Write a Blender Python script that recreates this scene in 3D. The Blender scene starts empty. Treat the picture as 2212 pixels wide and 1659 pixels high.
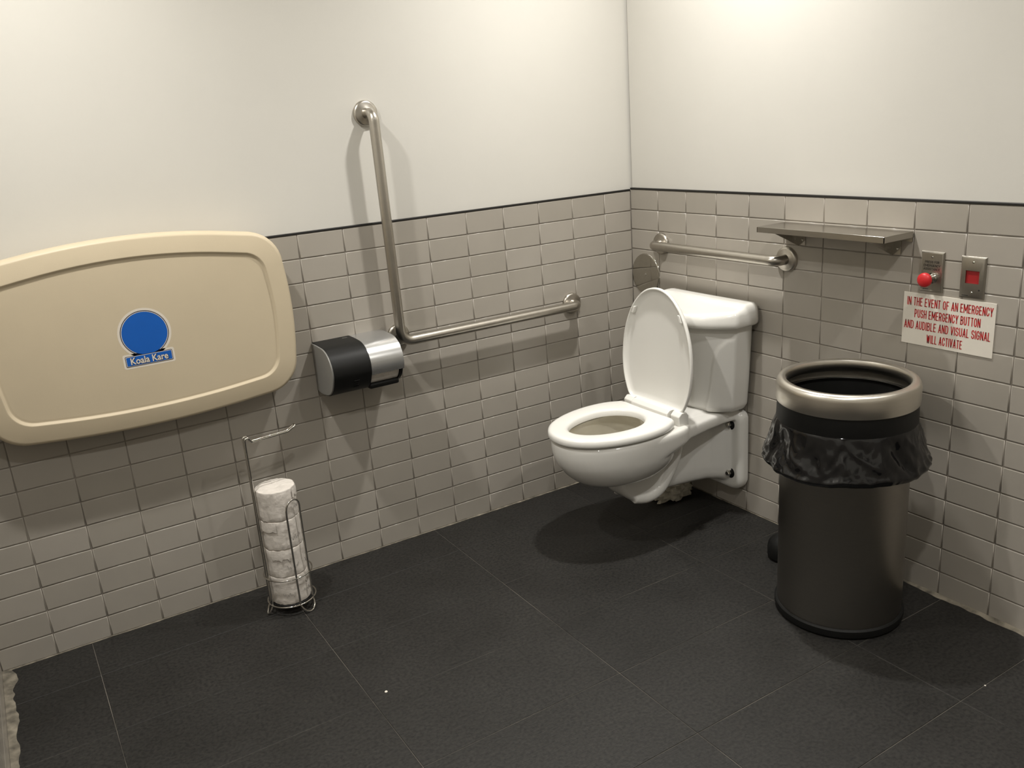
import bpy, bmesh, math, random
from mathutils import Vector, Matrix, noise
random.seed(7)
PI = math.pi
SC = bpy.context.scene
COL = SC.collection

# ------------------------------------------------------------------ camera
yaw, pit, roll = 1.0351, -0.2959, -0.0739
fw = Vector((math.cos(pit)*math.cos(yaw), math.cos(pit)*math.sin(yaw), math.sin(pit)))
rt0 = Vector((math.sin(yaw), -math.cos(yaw), 0)); up0 = rt0.cross(fw)
rt = rt0*math.cos(roll) + up0*math.sin(roll); up = up0*math.cos(roll) - rt0*math.sin(roll)
cd = bpy.data.cameras.new('camera'); cam = bpy.data.objects.new('camera', cd); COL.objects.link(cam)
cd.sensor_width = 36; cd.lens = 1870.08*36/2212; cd.clip_start = 0.02
cam.matrix_world = Matrix(((rt.x, up.x, -fw.x, -2.2521), (rt.y, up.y, -fw.y, -2.7594), (rt.z, up.z, -fw.z, 1.4747), (0, 0, 0, 1)))
SC.camera = cam

# ------------------------------------------------------------------ world, light, exposure
w = bpy.data.worlds.new('world'); SC.world = w; w.use_nodes = True
w.node_tree.nodes['Background'].inputs[0].default_value = (1.0, 0.93, 0.82, 1)
w.node_tree.nodes['Background'].inputs[1].default_value = 0.02
SC.view_settings.view_transform = 'Standard'; SC.view_settings.look = 'None'
SC.view_settings.exposure = 0.0; SC.view_settings.gamma = 1.0; SC.view_settings.use_curve_mapping = False
CEIL = 2.6
XE, YE = -2.462, -3.3            # the two walls out of frame
WARM = (1.0, 0.975, 0.93)
LAMPS = [(-0.48, -0.70, 20), (-2.10, -0.68, 17), (-1.85, -2.30, 13), (-0.48, -2.36, 12)]

# ------------------------------------------------------------------ helpers
def tag(o, label=None, cat=None, group=None, kind=None):
    if label: o['label'] = label
    if cat: o['category'] = cat
    if group: o['group'] = group
    if kind: o['kind'] = kind
    return o
def rootloc(o):
    v = Vector((0, 0, 0))
    while o is not None:
        v += o.location; o = o.parent
    return v
def empty(name, loc, label, cat, group=None):
    o = bpy.data.objects.new(name, None); COL.objects.link(o); o.location = loc
    o.empty_display_size = 0.05
    return tag(o, label, cat, group)
def link(name, me, mat, parent=None, loc=(0, 0, 0)):
    o = bpy.data.objects.new(name, me); COL.objects.link(o); o.location = loc
    if parent is not None: o.parent = parent
    if mat is not None and not me.materials:
        for m in (mat if isinstance(mat, (list, tuple)) else [mat]): me.materials.append(m)
    return o
def smooth(me, ang=35):
    for p in me.polygons: p.use_smooth = True
    me.set_sharp_from_angle(angle=math.radians(ang))
def fixn(me):
    bm = bmesh.new(); bm.from_mesh(me); bmesh.ops.recalc_face_normals(bm, faces=bm.faces); bm.to_mesh(me); bm.free()
class MB:
    """collects shapes in world coordinates; build() links them as one mesh object"""
    def __init__(s): s.v = []; s.f = []; s.mi = []; s.cur = 0
    def add(s, vs, fs):
        n = len(s.v); s.v += [tuple(v) for v in vs]; s.f += [tuple(i+n for i in f) for f in fs]; s.mi += [s.cur]*len(fs); return s
    def box(s, a, b):
        (x0, y0, z0), (x1, y1, z1) = a, b
        return s.add([(x0,y0,z0),(x1,y0,z0),(x1,y1,z0),(x0,y1,z0),(x0,y0,z1),(x1,y0,z1),(x1,y1,z1),(x0,y1,z1)],
                     [(0,3,2,1),(4,5,6,7),(0,1,5,4),(1,2,6,5),(2,3,7,6),(3,0,4,7)])
    def loft(s, rings, cap=True, closed=True, wrap=False):
        n = len(rings[0]); vs = [p for r in rings for p in r]; fs = []
        m = len(rings)
        for i in range(m if wrap else m-1):
            a, b = i*n, ((i+1) % m)*n
            for j in range(n if closed else n-1):
                k = (j+1) % n; fs.append((a+j, a+k, b+k, b+j))
        if cap and not wrap:
            fs.append(tuple(range(n))[::-1]); fs.append(tuple(range((m-1)*n, m*n)))
        return s.add(vs, fs)
    def tube(s, pts, r, seg=14, cap=True):
        pts = [Vector(p) for p in pts]; rings = []
        t = (pts[1]-pts[0]).normalized(); nv = t.orthogonal().normalized()
        for i, p in enumerate(pts):
            if i == 0: tt = (pts[1]-pts[0])
            elif i == len(pts)-1: tt = (pts[i]-pts[i-1])
            else: tt = (pts[i+1]-pts[i]).normalized()+(pts[i]-pts[i-1]).normalized()
            tt.normalize(); nv = (nv - tt*nv.dot(tt)).normalized(); bn = tt.cross(nv)
            rr = r[i] if isinstance(r, (list, tuple)) else r
            rings.append([p+nv*rr*math.cos(a)+bn*rr*math.sin(a) for a in [2*PI*k/seg for k in range(seg)]])
        return s.loft(rings, cap)
    def lathe(s, c, prof, seg=64, cap=False, axis='z'):
        """prof: (radius, height) pairs about an axis through c"""
        rings = []
        for r, h in prof:
            ring = []
            for k in range(seg):
                a = 2*PI*k/seg; u, v = r*math.cos(a), r*math.sin(a)
                ring.append({'z': (c[0]+u, c[1]+v, c[2]+h), 'y': (c[0]+u, c[1]+h, c[2]+v), 'x': (c[0]+h, c[1]+u, c[2]+v)}[axis])
            rings.append(ring)
        return s.loft(rings, cap)
    def build(s, name, mat, parent=None, ang=35, bevel=0, fix=True):
        o0 = rootloc(parent) if parent is not None else Vector((0, 0, 0))
        me = bpy.data.meshes.new(name); me.from_pydata([tuple(Vector(v)-o0) for v in s.v], [], s.f)
        if isinstance(mat, (list, tuple)):
            for m in mat: me.materials.append(m)
            me.polygons.foreach_set('material_index', s.mi)
        if fix: fixn(me)
        if ang: smooth(me, ang)
        o = link(name, me, mat, parent)
        if bevel:
            b = o.modifiers.new('bevel', 'BEVEL'); b.width = bevel; b.segments = 2; b.limit_method = 'ANGLE'; b.angle_limit = math.radians(40)
            b.harden_normals = False
        return o
def fillet(pts, r, n=8):
    """round the inner corners of a polyline"""
    P = [Vector(p) for p in pts]; out = [P[0]]
    for i in range(1, len(P)-1):
        a, b = (P[i-1]-P[i]), (P[i+1]-P[i]); la, lb = a.length, b.length; a.normalize(); b.normalize()
        h = a.angle(b)/2; d = min(r/math.tan(h), la*.49, lb*.49)
        p0, p1 = P[i]+a*d, P[i]+b*d; rr = d*math.tan(h); c = P[i]+(a+b).normalized()*(rr/math.sin(h))
        u, v = p0-c, p1-c; ang = u.angle(v)
        for k in range(n+1):
            t = k/n; out.append(c+(u*math.sin((1-t)*ang)+v*math.sin(t*ang))/math.sin(ang))
    out.append(P[-1]); return out
def catmull(pts, n=8, closed=False):
    P = [Vector(p) for p in pts]; out = []; m = len(P)
    for i in range(m if closed else m-1):
        g = (lambda k: P[k % m]) if closed else (lambda k: P[max(0, min(m-1, k))])
        a, b, c, d = g(i-1), g(i), g(i+1), g(i+2)
        for k in range(n):
            t = k/n; out.append(0.5*((2*b)+(c-a)*t+(2*a-5*b+4*c-d)*t*t+(3*b-a-3*c+d)*t**3))
    if not closed: out.append(P[-1])
    return out
def add_text(name, txt, mat, parent, place, width=None, height=None, bold=0.0):
    """flat lettering as a mesh; place(u, v) -> world, text centred on (0, 0), u to the right and v up"""
    cu = bpy.data.curves.new('lettering', 'FONT'); cu.body = txt; cu.align_x = 'CENTER'; cu.align_y = 'CENTER'; cu.offset = bold; cu.resolution_u = 3
    ob = bpy.data.objects.new('lettering', cu); COL.objects.link(ob)
    dg = bpy.context.evaluated_depsgraph_get(); me = bpy.data.meshes.new_from_object(ob.evaluated_get(dg))
    bpy.data.objects.remove(ob); bpy.data.curves.remove(cu)
    xs = [v.co.x for v in me.vertices]; ys = [v.co.y for v in me.vertices]
    sx = width/(max(xs)-min(xs)); sy = height/(max(ys)-min(ys)); cx, cy = (max(xs)+min(xs))/2, (max(ys)+min(ys))/2
    o0 = rootloc(parent)
    for v in me.vertices: v.co = Vector(place((v.co.x-cx)*sx, (v.co.y-cy)*sy)) - o0
    me.name = name; me.materials.clear()
    return link(name, me, mat, parent)

def arc(cx, cy, rx, ry, a0, a1, n=6): return [(cx+rx*math.cos(math.radians(a0+(a1-a0)*k/n)), cy+ry*math.sin(math.radians(a0+(a1-a0)*k/n))) for k in range(n+1)]
# condensed block capitals as pen strokes in a 1 x 1 box: letter -> (relative width, strokes)
_bowl = lambda y0, y1: [(0, y0), (.45, y0)]+arc(.45, (y0+y1)/2, .55, (y1-y0)/2, -90, 90)[1:-1]+[(.45, y1), (0, y1)]
GL = {'A': (1.05, [[(0, 0), (.5, 1), (1, 0)], [(.2, .3), (.8, .3)]]), 'B': (1, [[(0, 0), (0, 1)], _bowl(0, .53), _bowl(.53, 1)]),
 'C': (1, [arc(.5, .72, .5, .28, 0, 180)+arc(.5, .28, .5, .28, 180, 360)]), 'D': (1, [[(0, 0), (0, 1)], [(0, 0), (.4, 0)]+arc(.4, .35, .6, .35, -90, 0)+arc(.4, .65, .6, .35, 0, 90)+[(0, 1)]]),
 'E': (.9, [[(1, 0), (0, 0), (0, 1), (1, 1)], [(0, .52), (.88, .52)]]), 'F': (.85, [[(0, 0), (0, 1), (1, 1)], [(0, .52), (.85, .52)]]),
 'G': (1, [arc(.5, .72, .5, .28, 0, 180)+arc(.5, .28, .5, .28, 180, 360)+[(1, .46), (.55, .46)]]), 'H': (1, [[(0, 0), (0, 1)], [(1, 0), (1, 1)], [(0, .52), (1, .52)]]),
 'I': (0.02, [[(.5, 0), (.5, 1)]]), 'L': (.8, [[(0, 1), (0, 0), (1, 0)]]), 'M': (1.5, [[(0, 0), (0, 1), (.5, .25), (1, 1), (1, 0)]]), 'N': (1, [[(0, 0), (0, 1), (1, 0), (1, 1)]]),
 'O': (1, [arc(.5, .72, .5, .28, 0, 180)+arc(.5, .28, .5, .28, 180, 360)+[(1, .72)]]), 'P': (.95, [[(0, 0), (0, 1)], _bowl(.45, 1)]), 'R': (1, [[(0, 0), (0, 1)], _bowl(.47, 1), [(.5, .47), (1, 0)]]),
 'S': (1, [arc(.5, .75, .5, .25, 5, 180)+arc(.5, .75, .5, .25, 180, 250)[1:]+arc(.5, .25, .5, .25, 70, 0)+arc(.5, .25, .5, .25, 0, -175)[1:]]), 'T': (.95, [[(0, 1), (1, 1)], [(.5, 0), (.5, 1)]]),
 'U': (1, [[(0, 1), (0, .28)]+arc(.5, .28, .5, .28, 180, 360)+[(1, 1)]]), 'V': (1, [[(0, 1), (.5, 0), (1, 1)]]), 'W': (1.5, [[(0, 1), (.26, 0), (.5, .9), (.74, 0), (1, 1)]]), 'Y': (1, [[(0, 1), (.5, .45), (1, 1)], [(.5, .45), (.5, 0)]])}
def block_text(name, txt, mat, parent, place, width, height, pen):
    """flat block lettering of even pen width, centred on (0, 0)"""
    hh = height-pen; units = 0; gaps = 0
    for i, ch in enumerate(txt):
        units += .62 if ch == ' ' else GL[ch][0]
    nl = len([c for c in txt if c != ' ']); wu = (width-nl*pen*1.0-(len(txt)-1)*pen*.55)/units; x = -width/2; mb = MB()
    for ch in txt:
        if ch == ' ': x += .62*wu+pen*.55; continue
        gw, strokes = GL[ch]; lw = gw*wu
        runs = []
        for st_ in strokes:                                    # break each stroke at its sharp corners
            Q = [Vector((x+pen/2+q[0]*lw, -hh/2+q[1]*hh, 0)) for q in st_]
            Q = [q for k, q in enumerate(Q) if k == 0 or (q-Q[k-1]).length > 1e-7]; run = [Q[0]]
            for k in range(1, len(Q)):
                run.append(Q[k])
                if k < len(Q)-1 and (Q[k]-Q[k-1]).normalized().dot((Q[k+1]-Q[k]).normalized()) < .35: runs.append(run); run = [Q[k]]
            runs.append(run)
        for P in runs:
            rings = []
            for k, p in enumerate(P):
                a = (p-P[k-1]).normalized() if k else None; b = (P[k+1]-p).normalized() if k < len(P)-1 else None
                t = (a or b) if (a is None or b is None) else (a+b)
                if t.length < 1e-6: t = a
                t = t.normalized(); n = Vector((-t.y, t.x, 0)); m = 1.0
                if a is not None and b is not None: m = min(1.7, 1/max(.3, n.dot(Vector((-a.y, a.x, 0)))))
                e = Vector((0, 0, 0))
                if a is None and abs(t.y) > abs(t.x)*.8: e = -t*pen*.5
                if b is None and abs(t.y) > abs(t.x)*.8: e = t*pen*.5
                if (a is None or b is None) and abs(t.x) > abs(t.y)*1.2: e = (t if b is None else -t)*pen*.3
                rings.append([place(*(p+e+n*pen/2*m)[:2]), place(*(p+e-n*pen/2*m)[:2])])
            mb.loft(rings, cap=False, closed=False)
        x += lw+pen+pen*.55
    return mb.build(name, mat, parent, ang=0, fix=False)

# ------------------------------------------------------------------ materials
def newmat(name):
    m = bpy.data.materials.new(name); m.use_nodes = True; nt = m.node_tree
    return m, nt, nt.nodes['Principled BSDF']
def setin(b, **k):
    for n, v in k.items():
        n = {'base': 'Base Color', 'rough': 'Roughness', 'metal': 'Metallic', 'coat': 'Coat Weight', 'spec': 'Specular IOR Level', 'aniso': 'Anisotropic', 'trans': 'Transmission Weight', 'coatr': 'Coat Roughness', 'ior': 'IOR'}[n]
        b.inputs[n].default_value = (*v, 1) if n == 'Base Color' else v
def noise_node(nt, scale, detail=4, coord='Object', stretch=None, rough=0.5):
    tc = nt.nodes.new('ShaderNodeTexCoord'); nz = nt.nodes.new('ShaderNodeTexNoise')
    nz.inputs['Scale'].default_value = scale; nz.inputs['Detail'].default_value = detail; nz.inputs['Roughness'].default_value = rough
    src = tc.outputs[coord]
    if coord == 'World':
        pass
    if stretch:
        mp = nt.nodes.new('ShaderNodeMapping'); mp.inputs['Scale'].default_value = stretch; nt.links.new(src, mp.inputs[0]); src = mp.outputs[0]
    nt.links.new(src, nz.inputs['Vector']); return nz
def geo_noise(nt, scale, detail=4, stretch=None):
    g = nt.nodes.new('ShaderNodeNewGeometry'); nz = nt.nodes.new('ShaderNodeTexNoise'); nz.inputs['Scale'].default_value = scale; nz.inputs['Detail'].default_value = detail
    src = g.outputs['Position']
    if stretch:
        mp = nt.nodes.new('ShaderNodeMapping'); mp.inputs['Scale'].default_value = stretch; nt.links.new(src, mp.inputs[0]); src = mp.outputs[0]
    nt.links.new(src, nz.inputs['Vector']); return nz
def ramp(nt, src, stops):
    r = nt.nodes.new('ShaderNodeValToRGB'); e = r.color_ramp.elements
    while len(e) < len(stops): e.new(0.5)
    for i, (p, c) in enumerate(stops): e[i].position = p; e[i].color = (*c, 1)
    nt.links.new(src, r.inputs[0]); return r
def bump(nt, b, src, strength, dist):
    n = nt.nodes.new('ShaderNodeBump'); n.inputs['Strength'].default_value = strength; n.inputs['Distance'].default_value = dist
    nt.links.new(src, n.inputs['Height']); nt.links.new(n.outputs[0], b.inputs['Normal']); return n
def plain(name, base, rough=0.5, metal=0.0, var=0.06, scale=30, bmp=0.0, bscale=200, **k):
    m, nt, b = newmat(name); setin(b, base=base, rough=rough, metal=metal, **k)
    nz = geo_noise(nt, scale, 3)
    r = ramp(nt, nz.outputs['Fac'], [(0.3, tuple(c*(1-var) for c in base)), (0.7, tuple(min(1, c*(1+var)) for c in base))])
    nt.links.new(r.outputs[0], b.inputs['Base Color'])
    if bmp:
        n2 = geo_noise(nt, bscale, 3); bump(nt, b, n2.outputs['Fac'], bmp, 0.001)
    return m
def steel(name, base, rough, stretch, aniso=0.0):
    m, nt, b = newmat(name); setin(b, base=base, rough=rough, metal=1.0, aniso=aniso)
    nz = geo_noise(nt, 60, 3, stretch)
    r = ramp(nt, nz.outputs['Fac'], [(0.3, tuple(c*0.97 for c in base)), (0.7, tuple(min(1, c*1.03) for c in base))]); nt.links.new(r.outputs[0], b.inputs['Base Color'])
    mr = nt.nodes.new('ShaderNodeMapRange'); mr.inputs['To Min'].default_value = rough*0.93; mr.inputs['To Max'].default_value = rough*1.07
    nt.links.new(nz.outputs['Fac'], mr.inputs['Value']); nt.links.new(mr.outputs[0], b.inputs['Roughness'])
    return m
M = {}
M['paint'] = plain('wall_paint', (0.64, 0.62, 0.57), 0.42, var=0.015, scale=2.5, bmp=0.12, bscale=90, spec=0.35)
M['ceiling'] = plain('ceiling_paint', (0.80, 0.78, 0.72), 0.7, var=0.01)
M['grout'] = plain('wall_grout', (0.235, 0.21, 0.178), 0.85, var=0.3, scale=9, bmp=0.4, bscale=300)
M['fgrout'] = plain('floor_grout', (0.13, 0.117, 0.098), 0.9, var=0.75, scale=4, bmp=0.4, bscale=300)
def tile_mat():
    m, nt, b = newmat('glazed_wall_tile'); setin(b, rough=0.22, spec=0.5)
    oi = nt.nodes.new('ShaderNodeObjectInfo')
    r = ramp(nt, oi.outputs['Random'], [(0.0, (0.365, 0.335, 0.288)), (1.0, (0.405, 0.372, 0.325))])
    nz = geo_noise(nt, 7, 3)
    mx = nt.nodes.new('ShaderNodeMix'); mx.data_type = 'RGBA'; mx.blend_type = 'MULTIPLY'; mx.inputs[0].default_value = 1
    r2 = ramp(nt, nz.outputs['Fac'], [(0.3, (0.95, 0.95, 0.95)), (0.7, (1, 1, 1))])
    nt.links.new(r.outputs[0], mx.inputs[6]); nt.links.new(r2.outputs[0], mx.inputs[7]); nt.links.new(mx.outputs[2], b.inputs['Base Color'])
    n2 = geo_noise(nt, 14, 2); bump(nt, b, n2.outputs['Fac'], 0.06, 0.004)
    return m
M['tile'] = tile_mat()
def floor_mat():
    m, nt, b = newmat('dark_slate_floor_tile'); setin(b, rough=0.5, spec=0.4)
    oi = nt.nodes.new('ShaderNodeObjectInfo')
    nz = geo_noise(nt, 110, 5); nz2 = geo_noise(nt, 5, 4); st = geo_noise(nt, 40, 4, (1, 6, 1))
    r = ramp(nt, nz.outputs['Fac'], [(0.36, (0.0085, 0.0080, 0.0070)), (0.50, (0.0165, 0.0154, 0.0135)), (0.75, (0.026, 0.0241, 0.0212))])
    r2 = ramp(nt, nz2.outputs['Fac'], [(0.3, (0.82, 0.82, 0.82)), (0.7, (1.1, 1.1, 1.1))])
    r3 = ramp(nt, oi.outputs['Random'], [(0, (0.92, 0.92, 0.92)), (1, (1.05, 1.05, 1.05))])
    a = nt.nodes.new('ShaderNodeMix'); a.data_type = 'RGBA'; a.blend_type = 'MULTIPLY'; a.inputs[0].default_value = 1
    c = nt.nodes.new('ShaderNodeMix'); c.data_type = 'RGBA'; c.blend_type = 'MULTIPLY'; c.inputs[0].default_value = 1
    nt.links.new(r.outputs[0], a.inputs[6]); nt.links.new(r2.outputs[0], a.inputs[7]); nt.links.new(a.outputs[2], c.inputs[6]); nt.links.new(r3.outputs[0], c.inputs[7]); nt.links.new(c.outputs[2], b.inputs['Base Color'])
    mr = nt.nodes.new('ShaderNodeMapRange'); mr.inputs['To Min'].default_value = 0.42; mr.inputs['To Max'].default_value = 0.68
    nt.links.new(nz2.outputs['Fac'], mr.inputs['Value']); nt.links.new(mr.outputs[0], b.inputs['Roughness'])
    ad = nt.nodes.new('ShaderNodeMath'); ad.operation = 'ADD'; nt.links.new(nz.outputs['Fac'], ad.inputs[0]); nt.links.new(st.outputs['Fac'], ad.inputs[1])
    bump(nt, b, ad.outputs[0], 0.35, 0.0012)
    return m
M['floor'] = floor_mat()
M['blacktrim'] = plain('black_edge_trim', (0.010, 0.009, 0.008), 0.5)
M['caulk'] = plain('dirty_caulk', (0.17, 0.15, 0.115), 0.95, var=0.55, scale=28, bmp=0.4, bscale=150)
M['steel'] = steel('brushed_steel', (0.50, 0.47, 0.42), 0.30, (1, 1, 1))
M['steel_v'] = steel('brushed_steel_can', (0.70, 0.665, 0.60), 0.30, (0.3, 0.3, 9), 0.4)
M['steel_dark'] = steel('brushed_steel_can_body', (0.36, 0.34, 0.31), 0.32, (0.4, 0.4, 9), 0.75)
M['shelfsteel'] = steel('brushed_steel_shelf', (0.46, 0.44, 0.40), 0.24, (6, 0.4, 6))
M['mirror'] = steel('polished_steel', (0.50, 0.48, 0.43), 0.10, (1, 1, 1))
M['plate'] = steel('switch_plate_steel', (0.42, 0.395, 0.35), 0.30, (1, 8, 1))
M['chrome'] = steel('chrome', (0.62, 0.60, 0.56), 0.09, (1, 1, 1))
M['beige'] = plain('beige_moulded_plastic', (0.585, 0.497, 0.355), 0.45, var=0.02, scale=6, bmp=0.10, bscale=420, spec=0.35)
M['porcelain'] = plain('white_porcelain', (0.80, 0.785, 0.74), 0.10, var=0.01, scale=5, coat=0.3)
M['bowl_inner'] = plain('beige_porcelain', (0.60, 0.56, 0.46), 0.12, var=0.05, scale=12)
M['seat'] = plain('white_seat_plastic', (0.79, 0.775, 0.73), 0.22, var=0.01, scale=5)
M['black'] = plain('black_plastic', (0.008, 0.008, 0.0075), 0.5, var=0.1, bmp=0.1, bscale=500, spec=0.25)
M['rubber'] = plain('black_rubber', (0.007, 0.007, 0.0065), 0.6, spec=0.25)
M['silver'] = plain('silver_painted_plastic', (0.50, 0.50, 0.49), 0.26, metal=0.75, var=0.03)
M['greyplastic'] = plain('grey_plastic', (0.23, 0.225, 0.21), 0.4, var=0.03)
M['red'] = plain('red_button_plastic', (0.56, 0.016, 0.020), 0.42, var=0.03)
M['redpanel'] = plain('red_signal_lens', (0.33, 0.010, 0.012), 0.5, var=0.03)
M['signwhite'] = plain('sign_white_plastic', (0.76, 0.715, 0.63), 0.30, var=0.012)
M['signred'] = plain('sign_red_ink', (0.50, 0.012, 0.016), 0.5)
M['ink'] = plain('black_ink', (0.012, 0.011, 0.010), 0.6)
M['blue'] = plain('sticker_blue', (0.006, 0.105, 0.46), 0.4, var=0.02)
M['navy'] = plain('sticker_outline', (0.006, 0.012, 0.045), 0.45)
M['sticker'] = plain('sticker_white', (0.72, 0.66, 0.57), 0.4, var=0.02)
M['lens'] = None
def bag_mat():
    m, nt, b = newmat('black_bin_bag_film'); setin(b, base=(0.004, 0.004, 0.0045), rough=0.12, spec=0.5)
    n1 = geo_noise(nt, 55, 3, (1, 1, 1.4)); n1.noise_type = 'RIDGED_MULTIFRACTAL'
    bump(nt, b, n1.outputs['Fac'], 0.15, 0.0015)
    return m
M['bag'] = bag_mat()
def paper_mat():
    m, nt, b = newmat('wrapped_tissue_paper'); setin(b, rough=0.8)
    nz = geo_noise(nt, 40, 3); r = ramp(nt, nz.outputs['Fac'], [(0.3, (0.62, 0.575, 0.52)), (0.65, (0.72, 0.67, 0.61))])
    nt.links.new(r.outputs[0], b.inputs['Base Color'])
    n2 = geo_noise(nt, 45, 4); bump(nt, b, n2.outputs['Fac'], 0.7, 0.004)
    return m
M['paper'] = paper_mat()
M['print'] = plain('grey_wrapper_print', (0.30, 0.28, 0.26), 0.8)
M['tissue'] = plain('crumpled_tissue_paper', (0.62, 0.58, 0.48), 0.9, var=0.12, scale=25)
def water_mat():
    m, nt, b = newmat('water'); setin(b, base=(0.42, 0.40, 0.34), rough=0.04, spec=0.6)
    nz = geo_noise(nt, 8, 2); bump(nt, b, nz.outputs['Fac'], 0.03, 0.002); return m
M['water'] = water_mat()

# ------------------------------------------------------------------ setting
H, W, GAP = 0.0784, 0.15549, 0.0026
HB, AL, AR, ROFF = 0.0719, 0.1326, 0.1640, 0.0057
ZT = HB + 14*H                                    # top of the tiling on the left wall
def tile_mesh(name, w, h, d=0.0065, b=0.0022):
    """a glazed tile with softly rounded edges, facing -Y, centred in X/Z, face at y=0"""
    rings = []
    for ins, y in ((0, d), (0, b), (b*0.30, b*0.30), (b, 0), (b*1.25, 0)):
        a, c = w/2-ins, h/2-ins; rings.append([(-a, y, -c), (a, y, -c), (a, y, c), (-a, y, c)])
    mb = MB().loft(rings, cap=False); n = len(mb.v); mb.f.append((n-4, n-3, n-2, n-1)); mb.mi.append(0)
    me = bpy.data.meshes.new(name); me.from_pydata(mb.v, [], mb.f); fixn(me)
    # keep the face normal outward (-Y)
    for p in me.polygons: p.use_smooth = True
    if me.polygons[-1].normal.y > 0: me.flip_normals()
    me.materials.append(M['tile']); return me
_tm = {}
def tmesh(w, h):
    k = (round(w, 4), round(h, 4))
    if k not in _tm: _tm[k] = tile_mesh('tile', *k)
    return _tm[k]
def tile_wall(parent, place, rotz, u_edges, z_edges, limit):
    """u_edges, z_edges: joint centre positions; place(u, z) -> world; tiles beyond `limit` columns become one joined part"""
    rest = MB()
    for i in range(len(u_edges)-1):
        for j in range(len(z_edges)-1):
            u0, u1, z0, z1 = u_edges[i], u_edges[i+1], z_edges[j], z_edges[j+1]
            me = tmesh(u1-u0-GAP, z1-z0-GAP); loc = Vector(place((u0+u1)/2, (z0+z1)/2))
            if i < limit:
                o = link('tile', me, None, parent, loc-rootloc(parent)); 
                o.rotation_euler = (random.gauss(0, .0012), 0, rotz+random.gauss(0, .0012))
                o.location = o.location + Matrix.Rotation(rotz, 3, 'Z') @ Vector((0, random.uniform(-.0003, .0003), 0))
            else:
                R = Matrix.Rotation(rotz, 3, 'Z')
                rest.add([R @ v.co + loc for v in me.vertices], [tuple(p.vertices) for p in me.polygons])
    if rest.v:
        o = rest.build('tile_field', M['tile'], parent, ang=30, fix=False); o['kind'] = 'stuff'
    return
PD = 0.010                                         # painted wall lies this far behind the tile faces
def wall(name, a, b, nrm, zt):
    """painted upper part and grout-coloured bed below, from plan point a to b; nrm points out of the room"""
    a, b, n = Vector((*a, 0)), Vector((*b, 0)), Vector((*nrm, 0)); mb = MB()
    def slab(d0, d1, z0, z1):
        q = [a+n*d0, b+n*d0, b+n*d1, a+n*d1]
        mb.add([(p.x, p.y, z) for z in (z0, z1) for p in q], [(0,1,2,3),(4,5,6,7),(0,1,5,4),(1,2,6,5),(2,3,7,6),(3,0,4,7)])
    mb.cur = 0; slab(PD, 0.12, zt, CEIL)
    mb.cur = 1; slab(0.0022, 0.12, 0, zt)
    return tag(mb.build(name, [M['paint'], M['grout']], None, ang=0), kind='structure')
zl = [0.0] + [HB + k*H for k in range(15)]
zr = [0.0] + [HB + ROFF + k*H for k in range(15)]
wl = wall('wall_left', (XE-.12, 0), (.12, 0), (0, 1), zl[-1])
wr = wall('wall_right', (0, 0), (0, YE-.12), (1, 0), zr[-1])
we = wall('wall_end', (XE, 0), (XE, YE-.12), (-1, 0), zl[-1])
wb = wall('wall_back', (XE, YE), (0, YE), (0, -1), zl[-1])
ul = [0.0] + [AL + k*W for k in range(15)] + [-XE]
tile_wall(wl, lambda u, z: (-u, 0, z), 0, ul, zl, 99)
ur = [0.0] + [AR + k*W for k in range(20)] + [-YE]
tile_wall(wr, lambda u, z: (0, -u, z), -PI/2, ur, zr, 13)
ue = [k*W for k in range(21)] + [-YE]
tile_wall(we, lambda u, z: (XE, -u, z), PI/2, ue, zl, 0)
ub = [k*W for k in range(15)] + [-XE]
tile_wall(wb, lambda u, z: (-u, YE, z), PI, ub, zl, 0)
def trim(name, a, b, z):
    return tag(MB().box(a+(z,), b+(z+.0065,)).build(name, M['blacktrim'], None, bevel=.0012), kind='structure')
trim('trim_1', (XE, -.0012), (0, PD+.001), zl[-1])
trim('trim_2', (-.0012, YE), (PD+.001, 0), zr[-1])
trim('trim_3', (XE-PD-.001, YE), (XE+.0012, 0), zl[-1])
trim('trim_4', (XE, YE-PD-.001), (0, YE+.0012), zl[-1])
# floor of long dark tiles on a mortar bed
fl = tag(MB().box((XE-.12, YE-.12, -.12), (.12, .12, -.0016)).build('floor', M['fgrout'], None, ang=0), kind='structure')
fx = [XE, -2.213, -1.6095, -1.006, -0.4035, 0.0]
fy = [0.0, -0.2105] + [-0.2105-0.3045*k for k in range(1, 10)] + [YE]
_fm = {}
for i in range(len(fx)-1):
    for j in range(len(fy)-1):
        x0, x1, y1, y0 = fx[i], fx[i+1], fy[j], fy[j+1]; g = .0016
        k = (round(x1-x0, 4), round(y1-y0, 4))
        if k not in _fm:
            a, c, b = (k[0]-g)/2, (k[1]-g)/2, .0008
            rings = [[(-p, -q, z), (p, -q, z), (p, q, z), (-p, q, z)] for p, q, z in ((a, c, -.009), (a, c, -b), (a-b, c-b, 0))]
            mb = MB().loft(rings, cap=False); n = len(mb.v); mb.f.append((n-4, n-3, n-2, n-1))
            me = bpy.data.meshes.new('floor_tile'); me.from_pydata(mb.v, [], mb.f); fixn(me)
            if me.polygons[-1].normal.z < 0: me.flip_normals()
            me.materials.append(M['floor']); _fm[k] = me
        o = link('floor_tile', _fm[k], None, fl, ((x0+x1)/2, (y0+y1)/2, random.uniform(-.0003, 0)))
tag(MB().box((XE-.12, YE-.12, CEIL), (.12, .12, CEIL+.1)).build('ceiling', M['ceiling'], None, ang=0), kind='structure')
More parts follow.
